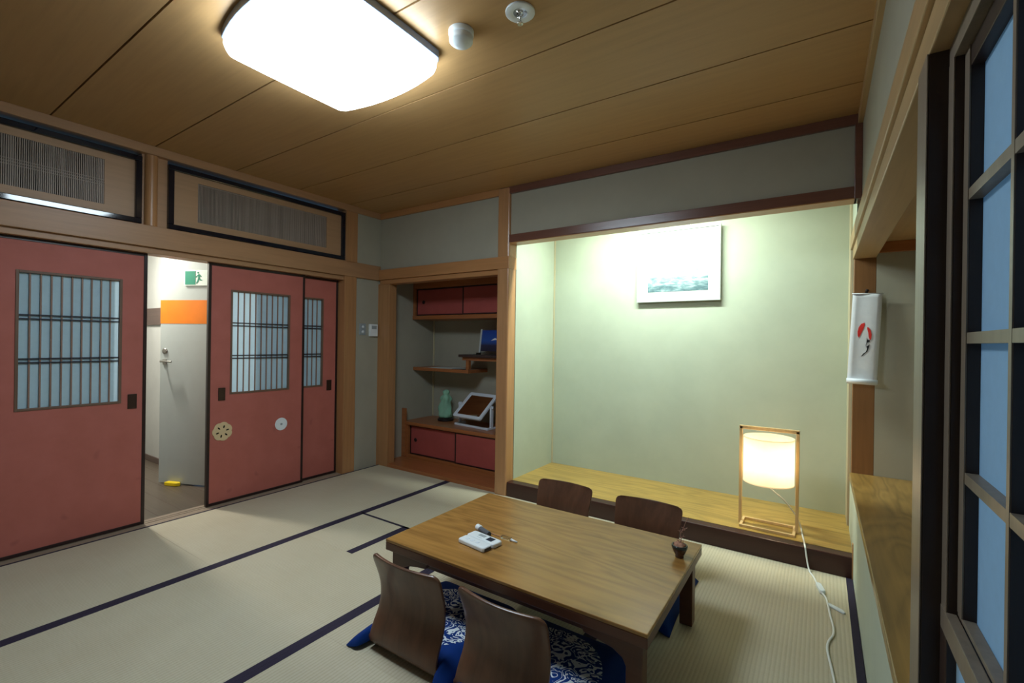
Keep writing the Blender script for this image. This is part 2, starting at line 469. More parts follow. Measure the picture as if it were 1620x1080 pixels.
transom(-.246, 1.151, -.06, .965, 'left transom with black lacquer frame catching the ceiling light', (.20, .216, .232))
transom(1.297, 2.694, 1.481, 2.512, 'right transom with black frame above the two narrower red doors', (.352,))

# fusuma sliding doors
def fusuma(num, y0, y1, xf, w0, w1, pull_y, label, ornaments=False):
    t = thing('door_%d' % num, (xf, y0, 0), label, 'sliding door', kind='structure')
    W = y1-y0; H = 1.797; th = .026; fb = .020
    wz0, wz1 = .815, 1.612; a, c = w0-y0, w1-y0
    b = B().box(-th, .003, 0, fb, .001, H).box(-th, .003, W-fb, W, .001, H).box(-th, .003, fb, W-fb, .001, fb).box(-th, .003, fb, W-fb, H-fb, H)
    b.obj('edge_frame', 'lacquer_brown', t, .002)
    b = B().box(-th+.003, 0, fb, a, fb, H-fb).box(-th+.003, 0, c, W-fb, fb, H-fb).box(-th+.003, 0, a, c, fb, wz0).box(-th+.003, 0, a, c, wz1, H-fb)
    b.obj('red_panel', 'red_door', t)
    f = .014
    out = [(a,wz0),(c,wz0),(c,wz1),(a,wz1)]
    # opening with rounded corners
    inn = rrect(a+f, c-f, wz0+f, wz1-f, .022, 5)
    outp = []
    for (y, z) in inn:
        cy, cz = (a+c)/2, (wz0+wz1)/2
        # project onto outer rectangle
        dy = y-cy; dz = z-cz
        ey = (c-a)/2; ez = (wz1-wz0)/2
        iy = ey-f; iz = ez-f
        yy = cy+dy*ey/iy if abs(abs(dy)-iy) < .0221 and abs(dy) > iy-.0221 else y
        zz = cz+dz*ez/iz if abs(dz) > iz-.0221 else z
        if abs(dy) > iy-.0221 and abs(dz) > iz-.0221:
            yy = cy+math.copysign(ey, dy) if abs(dy)/iy*1.0 >= 0 else yy
            zz = cz+math.copysign(ez, dz)
        outp.append((yy, zz))
    B().box(-th+.003, .004, a, a+f, wz0, wz1).box(-th+.003, .004, c-f, c, wz0, wz1).box(-th+.003, .004, a+f, c-f, wz0, wz0+f).box(-th+.003, .004, a+f, c-f, wz1-f, wz1).obj('window_frame', 'window_frame', t, .0015)
    b = B(); n = 9
    for i in range(1, n+1):
        y = a+f + i*(c-a-2*f)/(n+1); b.box(-.014, -.006, y-.0036, y+.0036, wz0+f, wz1-f)
    b.obj('vertical_slats', 'slat_brown', t)
    b = B()
    for z in (1.338, 1.360, 1.088, 1.110): b.box(-.013, -.005, a+f, c-f, z-.0042, z+.0042)
    b.obj('cross_bars', 'bar_dark', t)
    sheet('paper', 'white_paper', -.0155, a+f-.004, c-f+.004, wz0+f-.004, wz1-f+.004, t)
    py = pull_y-y0
    p = B().box(0, .0045, py-.024, py+.024, .775, .870).box(.0045, .006, py-.024, py-.019, .775, .870).box(.0045, .006, py+.019, py+.024, .775, .870).box(.0045, .006, py-.019, py+.019, .775, .780).box(.0045, .006, py-.019, py+.019, .865, .870)
    p.obj('finger_pull', 'pull', t, .001)
    if ornaments:
        cy, cz = 1.679-y0, .541
        pts = []
        for k in range(72):
            a_ = 2*math.pi*k/72
            r = .064 + .007*abs(math.sin(3.5*a_))**.7
            pts.append((cy+r*math.cos(a_), cz+r*math.sin(a_)))
        o = B().prism(pts, 'x', 0, .006).obj('flower_ornament', 'flower_wood', t, .001)
        o['label'] = 'pale wooden flower-shaped ornament'
        b = B()
        for k in range(6):
            a_ = R(60*k+15); u = Vector((math.cos(a_), math.sin(a_))); w = Vector((-u.y, u.x))
            q = [Vector((cy, cz))+u*.036+u*.012*math.cos(R(30*j))+w*.0055*math.sin(R(30*j)) for j in range(12)]
            b.prism([(v.x, v.y) for v in q], 'x', .0058, .0066)
        b.obj('petal_opening', 'dark_gap', o)
        dy, dz = 2.134-y0, .533
        b = B(); b.prism([(dy+.052*math.cos(R(10*k)), dz+.052*math.sin(R(10*k))) for k in range(36)], 'x', 0, .004)
        o = b.obj('round_disc', 'white_plastic', t, .001); o['label'] = 'pale blue-white round door disc'
        b = B(); b.prism([(dy+.009*math.cos(R(20*k)), dz+.009*math.sin(R(20*k))) for k in range(18)], 'x', .004, .0075)
        b.obj('disc_button', 'grey_plastic', o)
    return t
fusuma(1, .446, 1.203, -3.735, .597, 1.072, 1.129, 'red sliding door left of the open doorway, with a blue-lit lattice window')
fusuma(2, 1.573, 2.332, -3.735, 1.728, 2.201, 1.671, 'red sliding door right of the doorway, with flower ornament and pale disc', True)
fusuma(3, 1.922, 2.686, -3.768, 2.064, 2.537, 2.602, 'red sliding door half hidden behind its neighbour, next to the door post')
fusuma(4, -.31, .444, -3.768, -.16, .313, .37, 'red sliding door beyond the left edge of the photo')

# ------------------------------------------------------------------ hallway beyond the doorway
struct(B().box(-6.6, -3.83, 1.05, 2.1, -.06, -.012).obj('floor_hall', 'hall_floor'), 'plank floor of the hallway beyond the doorway', 'floor')
b = B()
for i in range(6): b.box(-6.5, -3.83, 1.18+i*.14, 1.184+i*.14, -.0125, -.0112)
trim(b, 'hall_panel', 'seams between the hallway floor planks', 0)
struct(B().box(-6.6, -4.85, 1.86, 1.95, -.05, 2.3).box(-4.86, -3.81, 2.02, 2.12, -.05, 2.3).obj('wall_hall_far', 'hall_white'), 'white hallway wall left of the grey door', 'wall')
struct(box('wall_hall_blocker', 'hall_white', -6.6, -3.81, .95, 1.05, -.05, 2.3), 'added unseen hallway side wall blocking light behind the left red door', 'wall')  # unseen wall, added to keep hall light from the left door paper
struct(box('wall_hall_end', 'hall_white', -6.7, -6.6, .95, 2.12, -.05, 2.3), 'end wall of the hallway', 'wall')
struct(box('ceiling_hall', 'hall_white', -6.7, -3.81, .95, 2.12, 2.3, 2.36), 'hallway ceiling', 'ceiling')
struct(B().box(-3.85, -3.81, .95, 2.7, 1.835, 2.36).box(-3.85,-3.81,2.02,2.75,-.05,2.36).box(-3.85,-3.81,-.35,1.05,-.05,2.36).obj('wall_hall_room_side', 'dark_gap'), 'inside of the partition above the sliding doors', 'wall')
trim(B().box(-6.6, -4.85, 1.845, 1.86, 1.36, 1.53), 'hall_panel', 'brown wooden band on the hallway wall')
trim(B().box(-6.6, -4.85, 1.848, 1.86, -.012, .045), 'hall_panel', 'low skirting of the hallway wall')
# grey steel door, ajar (hinged at its right side)
ang = math.atan2(1.794-1.616, -4.303+4.699)
t = thing('door_5', (-4.705, 1.612, -.006), 'pale grey hallway door with orange band, standing ajar behind the doorway', 'door', ang, kind='structure')
box('door_leaf', 'hall_door', 0, .80, 0, .036, .006, 2.05, t, .002)
box('orange_band', 'orange', 0, .80, -.0015, 0, 1.365, 1.565, t)['label'] = 'bright orange band across the grey door'
b = B().lathe([(.024, 0), (.024, .008), (.014, .010)], n=20); bmesh.ops.rotate(b.bm, verts=b.bm.verts[:], cent=(0,0,0), matrix=Matrix.Rotation(R(90), 3, 'X'))
bmesh.ops.translate(b.bm, verts=b.bm.verts[:], vec=(.05, 0, 1.130)); b.obj('lock_cylinder', 'steel', t, 0, True)
b = B().box(.032, .068, -.008, 0, 1.015, 1.06).tube([(.05,-.008,1.043),(.05,-.045,1.043)], .009).tube([(.05,-.045,1.043),(.00,-.05,1.043),(-.03,-.045,1.040)] if False else [(.05,-.045,1.043),(.10,-.048,1.043),(.155,-.043,1.041)], .0085)
b.obj('lever_handle', 'steel', t, .001, True)
s = B().box(.165, .40, -.010, 0, 1.708, 1.835).obj('exit_sign', 'exit_white', t, .001); s['label'] = 'green and white running-man exit sign'
box('green_field', 'exit_green', .172, .272, -.0115, -.010, 1.717, 1.830, s)
def poly(bm_pts, ya, yb, name, mat, par): return B().prism(bm_pts, 'y', ya, yb).obj(name, mat, par)
man = B()
man.prism([(.297+.008*math.cos(R(30*k)), 1.816+.008*math.sin(R(30*k))) for k in range(12)], 'y', -.0118, -.010)
for q in ([(.274,1.783),(.276,1.776),(.300,1.789),(.312,1.800),(.306,1.806),(.294,1.797)],
          [(.300,1.803),(.316,1.800),(.312,1.772),(.298,1.768)],
          [(.312,1.803),(.318,1.797),(.330,1.786),(.326,1.780),(.310,1.792)],
          [(.298,1.772),(.308,1.768),(.300,1.742),(.284,1.724),(.277,1.730),(.290,1.748)],
          [(.304,1.772),(.314,1.770),(.322,1.758),(.336,1.758),(.336,1.750),(.314,1.750)]):
    man.prism(q, 'y', -.0118, -.010)
man.obj('running_man', 'exit_green', s)
s.location = (.075, 0, -.022)
tag(B().prism([(-4.60,1.615),(-4.49,1.655),(-4.475,1.688),(-4.50,1.700),(-4.61,1.655)], 'z', -.0115, .020).obj('door_stop', 'yellow', None, .006),
    'yellow rubber wedge on the hall floor at the foot of the grey door', 'door stop')

# switches on the left wall
t = thing('wall_switch', (-3.69, 2.905, 1.345), 'small grey wall switch with two round buttons, left of the white panel', 'switch')
box('plate', 'grey_plastic', 0, .008, -.036, .036, -.055, .055, t, .003)
for z in (.024, -.024):
    B().lathe([(.013,0),(.013,.006),(.006,.008)], n=16).obj('button', 'white_plastic', t, 0, True)
    o = COL.objects[-1]; o.rotation_euler = (0, R(90), 0); o.location = (.008, 0, z)
t = thing('wall_control', (-3.69, 3.027, 1.338), 'white wall control panel between switch and corner post', 'control panel')
box('case', 'white_plastic', 0, .026, -.047, .047, -.060, .060, t, .004)
box('display', 'grey_plastic', .026, .0275, -.03, .03, .012, .045, t, .001)

# ------------------------------------------------------------------ far wall
struct(B().box(-3.80, -2.215, YB, YB+.09, 1.93, 2.46).box(-2.10, .15, YB, YB+.09, 2.10, 2.46).obj('wall_back', 'plaster'),
       'grey plaster above the shelf alcove and the tokonoma', 'wall')
trim(B().box(-3.68, -2.20, YB-.022, YB+.05, CZ-.057, CZ), 'pale_wood_x', 'ceiling moulding above the shelf alcove')
trim(B().box(-2.20, .172, YB-.022, YB+.05, CZ-.055, CZ), 'red_beam', 'reddish ceiling moulding above the tokonoma')
trim(B().box(-3.66, -2.097, YB-.030, YB+.084, 1.838, 1.937), 'pale_wood_x', 'beam over the shelf alcove, wrapping the pillar')
trim(B().box(-3.66, -2.215, YB-.012, YB+.09, 1.795, 1.838), 'pale_wood_x', 'lower head rail over the shelf alcove')
trim(B().box(-2.10, .150, YB-.028, YB+.045, 2.046, 2.108), 'red_beam', 'dark red drop beam over the tokonoma opening')
trim(B().box(-2.10, .150, YB-.024, YB+.09, 2.040, 2.046), 'pale_wood_x', 'pale underside of the tokonoma drop beam', .001)
trim(B().box(-2.216, -2.100, YB-.025, YB+.085, -.02, CZ), 'pillar', 'polished wooden pillar between shelf alcove and tokonoma', .012)
trim(B().box(-3.70, -3.525, YB-.006, YB+.085, -.02, 1.80), 'pale_wood_z', 'wooden corner post left of the shelf alcove')
trim(B().box(.138, .172, YB-.03, YB+.09, 2.04, 2.45), 'red_beam', 'slim dark upright at the right end of the tokonoma lintel')

# shelf alcove
struct(B().box(XA-.09, XA, YB+.08, YA+.1, -.05, 2.0).box(XA-.09, -2.10, YA, YA+.1, -.05, 2.5).box(-2.20, -2.115, YB+.085, YA+.05, -.05, 2.5).box(XA-.1,-2.15,YB+.05,YA+.1,1.93,2.0).obj('wall_alcove', 'plaster'),
       'grey plaster lining of the shelf alcove', 'wall')
trim(B().box(XA, -2.20, YB-.005, YA, -.03, .032), 'alcove_wood', 'low reddish wooden base of the shelf alcove')
trim(B().box(XA-.002, XA+.014, YA-.014, YA, .4, 1.8), 'bead', 'slim corner bead at the back of the shelf alcove', .001)

def slide_door(t, x0, x1, yf, z0, z1, kx):
    fr = .012
    d = B().box(x0+fr, x1-fr, yf+.004, yf+.02, z0+fr, z1-fr).obj('sliding_door', 'red_cabinet', t)
    B().box(x0, x0+fr, yf, yf+.022, z0, z1).box(x1-fr, x1, yf, yf+.022, z0, z1).box(x0+fr, x1-fr, yf, yf+.022, z0, z0+fr).box(x0+fr, x1-fr, yf, yf+.022, z1-fr, z1).obj('door_edge', 'lacquer_brown', d, .001)
    if kx is not None:
        b = B().lathe([(.020,0),(.020,.003),(.014,.003),(.012,.001)], n=20); o = b.obj('finger_pull', 'lacquer_brown', d, 0, True)
        o.rotation_euler = (R(90), 0, 0); o.location = (kx, yf+.004, (z0+z1)/2)
# lower cabinet
t = thing('low_cabinet', (-2.92, 3.40, .032), 'long low cabinet with two red sliding doors at the bottom of the alcove', 'cabinet')
L0, L1 = XA+2.92+.002, -2.20+2.92
box('top_board', 'alcove_wood', L0, L1, -.012, .448, .335, .368, t, .003)
box('bottom_rail', 'alcove_wood', L0, L1, 0, .44, 0, .030, t, .002)
B().box(L0, L0+.075, 0, .44, .030, .335).box(L0+.075, L1, .05, .44, .03, .335).obj('body', 'alcove_wood', t, .002)
box('end_board', 'alcove_wood', L0, L0+.055, -.02, .0, 0, .505, t, .002)
slide_door(t, L0+.085, -2.905+2.92, .022, .032, .333, L0+.16)
slide_door(t, -2.925+2.92, L1-.004, .002, .032, .333, None)
# upper cabinet
t = thing('wall_cabinet', (-2.92, 3.52, 1.466), 'wall cabinet with two dark red sliding doors at the top of the alcove', 'cabinet')
box('bottom_board', 'alcove_wood', L0, L1, -.008, .327, 0, .040, t, .003)
box('side_panel', 'alcove_wood', L0, L0+.030, 0, .32, .04, .458, t, .002)
box('body', 'alcove_wood', L0+.03, L1, .05, .32, .04, .458, t, .002)
box('top_rail', 'alcove_wood', L0+.03, L1, 0, .05, .325, .458, t, .002)
slide_door(t, L0+.032, -2.935+2.92, .022, .042, .323, L0+.13)
slide_door(t, -2.955+2.92, L1-.004, .002, .042, .323, None)
# staggered shelves
t = thing('staggered_shelf', (-2.92, 3.53, .926), 'staggered wooden wall shelf with a low left and a high right board', 'shelf')
box('lower_board', 'alcove_wood', L0, .045, 0, .318, 0, .034, t, .003)
box('upper_board', 'alcove_wood', -.035, L1, 0, .318, .128, .160, t, .003)
box('upright', 'alcove_wood', .005, .042, .008, .045, .034, .128, t, .003)
b = B().prism([(.10,.128),(.31,.128),(.31,.03),(.27,.03),(.24,.07),(.10,.105)], 'x', .32, .345); b.obj('bracket', 'alcove_wood', t, .002)

# things in the alcove
t = thing('glass_statue', (-3.305, 3.69, .4003), 'green glass figurine on a black base, left of the white mirror', 'figurine')
B().lathe([(.085,0),(.085,.018),(.072,.032),(.070,.034)], n=28).obj('base', 'black_base', t, .002, False)
def lump(a, z): return 1 + .16*math.sin(3*a+z*18) + .10*math.sin(5*a-z*37) + .07*math.sin(2*a+z*60)
B().lathe([(.050,.034),(.066,.045),(.070,.075),(.064,.11),(.066,.145),(.058,.18),(.050,.205),(.056,.225),(.050,.25),(.030,.268),(.030,.278),(.036,.292),(.034,.31),(.018,.325),(.004,.328)], n=48, fn=lump).obj('figure', 'statue', t, 0, True)

t = thing('tilting_mirror', (-2.835, 3.60, .4003), 'white framed tilting table mirror on its stand, on the low cabinet', 'mirror', R(-7))
w = .220
box('stand_base', 'mirror_white', -w, w, -.065, -.035, 0, .018, t, .003)
for sx in (-1, 1):
    B().box(sx*w-.012, sx*w+.012, -.066, .075, 0, .020).box(sx*w-.010, sx*w+.010, -.015, .018, .018, .225).obj('side_stand', 'mirror_white', t, .003)
B().tube([(-w-.022, 0, .205), (-w+.02, 0, .205)], .011, 12).obj('knob', 'mirror_white', t, 0, True)
B().tube([(w+.022, 0, .205), (w-.02, 0, .205)], .011, 12).obj('knob', 'mirror_white', t, 0, True)
fr = B().ring(rrect(-.192,.192,-.165,.165,.02), rrect(-.158,.158,-.131,.131,.008), 'y', -.010, .010).obj('mirror_frame', 'mirror_white', t, .003)
fr.location = (0, -.0, .205); fr.rotation_euler = (R(-50), 0, 0)
g = box('mirror_glass', 'mirror', -.160, .160, -.004, .006, -.133, .133, fr)

t = thing('picture_stand', (-2.705, 3.66, 1.0865), 'small acrylic photo stand with a blue mountain photo, on the upper shelf', 'photo stand')
tray = tag(B().prism(rrect(-2.985,-2.24,3.50,3.76,.01), 'z', 1.0862, 1.112).obj('display_board', 'dark_board', None, .004), 'dark textured board lying on the upper alcove shelf', 'board')
t.location.z = 1.1123
B().prism([(-.14,0),(.14,0),(.14,.02),(-.14,.02)], 'y', -.05, .07).obj('foot', 'clear', t, .002)
o = box('acrylic_panel', 'clear', -.14, .14, -.006, .006, .0, .235, t, .002); o.location = (0, 0, .02); o.rotation_euler = (R(-8), 0, 0)
p = box('photo', 'mountain_picture', -.118, .135, -.0095, -.0072, .014, .224, o)
B().prism([(.0,.12),(.035,.142),(.05,.146),(.064,.140),(.10,.122),(.055,.128)], 'y', -.0102, -.0094).obj('snow_peak', 'white_plastic', p)
box('silver_edge', 'frame_white', -.140, -.120, -.0095, .008, 0, .235, o, .001)

tag(B().prism([(-3.42,3.54),(-3.11,3.55),(-3.02,3.64),(-3.10,3.79),(-3.44,3.77)], 'z', .9602, .9622).obj('paper_sheet', 'mat_white'), 'white sheet of paper lying on the lower alcove shelf', 'paper')
tag(B().prism([(-3.09,3.535),(-2.93,3.54),(-2.93,3.63),(-3.04,3.61)], 'z', .9602, .9640).obj('black_folder', 'black_base'), 'black folder beside the white sheet on the lower shelf', 'folder')

# ------------------------------------------------------------------ tokonoma
TZ, TY = .113, 3.84
struct(B().box(-2.115, -2.10, YB+.085, TY, -.02, 2.5).box(-2.115, .26, TY, TY+.1, -.02, 2.6).box(.160, .262, 3.62, TY, -.02, 2.5).box(.157,.262,YB+.09,3.62,1.98,2.5).obj('wall_tokonoma', 'toko_plaster'),
       'pale green plaster lining of the tokonoma', 'wall')
struct(box('ceiling_tokonoma', 'pale_wood_x', -2.115, .26, YB+.05, TY+.02, 2.5, 2.54), 'hidden ceiling inside the tokonoma', 'ceiling')
trim(B().box(-2.100, XR-.001, 3.085, 3.16, -.02, TZ), 'red_step', 'dark red lacquered front step of the tokonoma', .006)
struct(box('floor_tokonoma', 'toko_floor', -2.100, XR+.003, 3.16, TY, -.02, TZ), 'golden wood floor board of the tokonoma', 'floor')
trim(B().box(-2.100, -2.088, TY-.012, TY, TZ, 2.4), 'bead', 'slim corner bead at the back left of the tokonoma', .001)
trim(B().box(.152, .166, 3.075, 3.10, 0, .19), 'pale_wood_z', 'short wooden end strip at the right of the tokonoma step', .001)
trim(B().box(.148, .160, 3.62, TY, TZ, 2.2), 'bead', 'slim upright trim at the right back of the tokonoma', .001)

# painting
t = thing('framed_painting', (-.967, TY-.006, 1.588), 'white framed winter landscape hanging on the tokonoma back wall', 'painting')
t.rotation_euler = (R(1.6), 0, 0)
W2, H2 = .325, .582
B().ring([(-W2,0),(W2,0),(W2,H2),(-W2,H2)], [(-W2+.014,.014),(W2-.014,.014),(W2-.014,H2-.014),(-W2+.014,H2-.014)], 'y', -.032, -.004).obj('frame', 'frame_white', t, .003)
box('mat_board', 'mat_white', -W2+.012, W2-.012, -.022, -.010, .012, H2-.012, t)
box('landscape', 'snow_picture', -W2+.09, W2-.09, -.0235, -.022, .082, H2-.09, t)
for x in (-.10, .10): B().tube([(x, -.016, H2-.002), (x, -.014, H2+.018), (x, -.006, H2+.03)], .004, 6).obj('hanging_hook', 'chrome', t)

# scroll on the recess post
RP0, RP1, RY = .163, .271, 3.52
t = thing('hanging_scroll', (.2285, RY-.012, 1.57), 'small white hanging scroll with a red and black brush painting on the right post', 'scroll')
# cloth outline (local x,z); swings a little to the left at the bottom
c0, c1 = [(-.0715,0), (.0705,-.006)], [(-.096,-.548), (.048,-.552)]
def cl(u, v):
    ax = c0[0][0]*(1-v)+c1[0][0]*v; bx = c0[1][0]*(1-v)+c1[1][0]*v
    az = c0[0][1]*(1-v)+c1[0][1]*v; bz = c0[1][1]*(1-v)+c1[1][1]*v
    return (ax*(1-u)+bx*u, az*(1-u)+bz*u)
bb = B(); rows = []
for i in range(25):
    v = i/24; yy = -.010-.022*v - .006*math.sin(v*5)
    rows.append([[bb.bm.verts.new((cl(u/6, v)[0], yy+.003*math.sin(u*1.05)+d, cl(u/6, v)[1])) for u in range(7)] for d in (0, .0018)])
for r0, r1 in zip(rows, rows[1:]):
    for d in (0, 1):
        for u in range(6): bb.bm.faces.new((r0[d][u], r0[d][u+1], r1[d][u+1], r1[d][u]))
    for u in (0, 6): bb.bm.faces.new((r0[0][u], r0[1][u], r1[1][u], r1[0][u]))
for r in (rows[0], rows[-1]):
    for u in range(6): bb.bm.faces.new((r[0][u], r[0][u+1], r[1][u+1], r[1][u]))
bmesh.ops.recalc_face_normals(bb.bm, faces=bb.bm.faces[:])
cloth = bb.obj('cloth', 'scroll_cloth', t, 0, True)
B().tube([(c0[0][0]-.004,-.010,0),(c0[1][0]+.004,-.010,-.006)], .0035, 10).obj('top_rod', 'scroll_cloth', t, 0, True)
q0, q1 = cl(-.02,.965), cl(1.02,.965)
B().tube([(q0[0],-.032,q0[1]),(q1[0],-.032,q1[1])], .014, 12).obj('bottom_rod', 'mirror_white', t, 0, True)['label'] = 'pale blue bottom roller'
B().tube([(-.004,-.003,.0),(-.004,-.004,.012),(.0,.0,.020)], .009, 8).obj('hook', 'black_base', t)
def ink(name, mat, pix):
    pts = []
    for (x, y) in pix:
        v = (y-447)/518; xl = 103-35*v; xr = 283-36*v
        u = (x-xl)/(xr-xl); pts.append((u, v))
    f = []; k = []
    b = B()
    fa = [b.bm.verts.new((cl(u, v)[0], -.010-.022*v-.006*math.sin(v*5)+.003*math.sin(u*6*1.05)-.0016, cl(u, v)[1])) for u, v in pts]
    fb = [b.bm.verts.new(w.co + Vector((0, .0012, 0))) for w in fa]
    b.bm.faces.new(fa); b.bm.faces.new(fb[::-1]); n = len(fa)
    for i in range(n): b.bm.faces.new((fa[i], fb[i], fb[(i+1)%n], fa[(i+1)%n]))
    bmesh.ops.recalc_face_normals(b.bm, faces=b.bm.faces[:])
    b.obj(name, mat, cloth)
ink('red_brush_stroke', 'red_ink', [(175,613),(155,620),(140,640),(133,665),(134,690),(141,700),(150,685),(160,665),(170,645),(177,625)])
ink('red_brush_stroke', 'red_ink', [(190,638),(200,640),(211,655),(217,680),(214,705),(207,712),(200,695),(197,670),(192,652)])
ink('black_brush_stroke', 'black_ink', [(188,698),(193,710),(205,710),(206,720),(190,727),(180,748),(186,728),(188,712)])
ink('black_brush_stroke', 'black_ink', [(204,732),(202,750),(192,776),(175,790),(165,800),(154,806),(168,788),(182,780),(190,762),(186,748),(197,742)])

# floor lamp
t = thing('floor_lamp', (-.264, 3.285, TZ), 'glowing paper drum lamp in a slim pine frame on the tokonoma step', 'lamp')
hw = .150
B().box(-hw, hw, -.086, -.070, 0, .016).box(-hw, hw, .070, .086, 0, .016).box(-hw, -hw+.016, -.070, .070, 0, .016).box(hw-.016, hw, -.070, .070, 0, .016).obj('base_frame', 'lamp_wood', t, .002)
for sx in (-1, 1): B().box(sx*(hw+.005)-.009, sx*(hw+.005)+.009, -.010, .010, .0, .617).obj('upright', 'lamp_wood', t, .002)
box('top_bar', 'lamp_wood', -hw-.014, hw+.014, -.010, .010, .600, .622, t, .002)
SR = .140
b = B(); rows = []
for z in [.285+.275*i/10 for i in range(11)]:
    rows.append([b.bm.verts.new((SR*math.cos(2*math.pi*k/64), SR*math.sin(2*math.pi*k/64), z)) for k in range(64)])
for p_, q_ in zip(rows, rows[1:]):
    for k in range(64): b.bm.faces.new((p_[k], p_[(k+1)%64], q_[(k+1)%64], q_[k]))
sh = b.obj('paper_shade', 'lamp_paper', t, 0, True)
for z in (.285, .560):
    B().ring([(SR*1.008*math.cos(2*math.pi*k/64), SR*1.008*math.sin(2*math.pi*k/64)) for k in range(64)], [((SR-.003)*math.cos(2*math.pi*k/64), (SR-.003)*math.sin(2*math.pi*k/64)) for k in range(64)], 'z', z-.003, z+.003).obj('shade_rim', 'lamp_paper', sh)
b = B()
for a in (0, 60, 120):
    d = Vector((math.cos(R(a)), math.sin(R(a)), 0))*(SR-.004); b.tube([tuple(-d+Vector((0,0,.29))), tuple(d+Vector((0,0,.29)))], .0035, 6)
b.obj('wire_spider', 'white_plastic', t)
B().lathe([(.018,.262),(.021,.272),(.021,.375),(.016,.385)], n=20).obj('bulb_socket', 'white_plastic', t, 0, True)
M['bulb'] = emit('warm_bulb', (1.0, .77, .47), 58)
B().lathe([(.013,.385),(.024,.405),(.031,.43),(.031,.45),(.022,.470),(.006,.479)], n=20).obj('bulb', 'bulb', t, 0, True)
# lamp cord, world path from the socket to the floor
z0 = .0062
path = spline([(-.264,3.285,.372),(-.235,3.287,.345),(-.175,3.292,.295),(-.118,3.315,.215),(-.096,3.365,.150),(-.088,3.37,.1185),(-.083,3.30,.1185),(-.070,3.18,.1185),(-.062,3.09,.1195),(-.058,3.073,.105),(-.050,3.060,.05),(-.038,3.035,.008),(-.020,2.98,z0),(-.002,2.90,z0)], 6)
B_ = B().tube(path, .0045, 8).obj('lamp_cord', 'blue_cloth_edge', None, 0, True)
tag(B_, 'white electric cord running from the paper lamp down over the step', 'cord')
t = thing('extension_cord', (.012, 2.83, .0), 'white extension cord with socket and tag lying on the tatami by the right wall', 'cord')
def loc(pts): return [(x-.012, y-2.83, z) for x, y, z in pts]
B().tube(loc(spline([(.022,2.80,.008),(.036,2.76,z0),(.042,2.70,z0),(.050,2.60,z0),(.060,2.50,z0),(.058,2.43,z0),(.042,2.37,z0),(.036,2.30,z0),(.048,2.18,z0),(.058,2.06,z0),(.062,1.90,z0),(.085,1.60,z0),(.105,1.30,z0),(.11,1.0,z0)], 6)), .0045, 8).obj('cable', 'blue_cloth_edge', t, 0, True)
B().prism([(-.022,.055),(-.010,.062),(.004,.052),(.022,-.018),(.012,-.030),(-.004,-.024)], 'z', 0.0015, .022).obj('socket', 'white_plastic', t, .004)
B().prism([(.032,-.112),(.090,-.150),(.098,-.172),(.090,-.178),(.030,-.135)], 'z', .0015, .010).obj('cord_tag', 'white_plastic', t, .002)['label'] = 'pale flat cord tag'

# ------------------------------------------------------------------ right wall with window recess
struct(B().box(.172, .30, YR, 3.13, 1.93, 2.46).box(XR, .30, YR, .15, -.02, 1.93).obj('wall_right', 'plaster'), 'grey plaster of the right wall above the beam', 'wall')  # second box: unseen near wall, added to seal out outside light
trim(B().box(.150, .26, YR, YB-.02, 2.440, CZ), 'gold_wood', 'ceiling moulding along the right wall')
trim(B().box(.1455, .30, YR, 3.60, 1.852, 1.935), 'gold_wood', 'long beam along the right wall above the window')
trim(B().box(XR, .270, YR, 3.55, 1.785, 1.853), 'gold_wood', 'head rail over the window recess')
trim(B().box(.185, .27, .16, 1.121, 1.752, 1.786), 'dark_mid', 'stepped head rail above the paper window', .001)
struct(B().box(XR, .62, 1.215, 3.55, -.02, .440).obj('wall_right_low', 'low_wall'), 'pale low wall under the wooden counter', 'wall')
t = tag(B().box(.153, .618, 1.216, 3.518, .441, .475).obj('counter_board', 'counter', None, .003), 'wide figured wood counter board in the right window recess', 'counter')
trim(B().box(RP0, RP1, RY, RY+.10, TZ, 1.80), 'recess_post', 'wooden post at the far end of the window recess', .003)
struct(B().box(RP1, .70, RY, RY+.1, .3, 2.0).box(.62, .72, 1.1, 3.6, -.02, 2.0).box(.30, .70, 1.13, 1.214, -.02, 2.0).obj('wall_recess', 'plaster'), 'grey plaster end of the window recess', 'wall')
struct(box('ceiling_recess', 'gold_wood', .268, .70, 1.2, 3.6, 1.872, 1.90), 'wooden ceiling of the window recess', 'ceiling')
trim(B().box(.268, .62, RY-.022, RY, 1.808, 1.872), 'alcove_wood', 'brown moulding at the end of the recess ceiling')
b = B().box(XR, .30, 1.121, 1.212, -.02, 1.786)
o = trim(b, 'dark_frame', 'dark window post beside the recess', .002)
trim(B().box(XR-.0025, XR, 1.121, 1.212, -.0, 1.786), 'dark_mid', 'room-side face of the window post, painted paler as if lit', .001)  # thin strip whose paler colour stands in for light on this face
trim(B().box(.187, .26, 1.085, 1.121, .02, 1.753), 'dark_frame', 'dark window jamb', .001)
trim(B().box(.1845, .187, 1.085, 1.121, .02, 1.753), 'dark_mid', 'room-side edge of the window jamb, painted paler as if lit', .001)  # light on the jamb edge painted as a paler strip
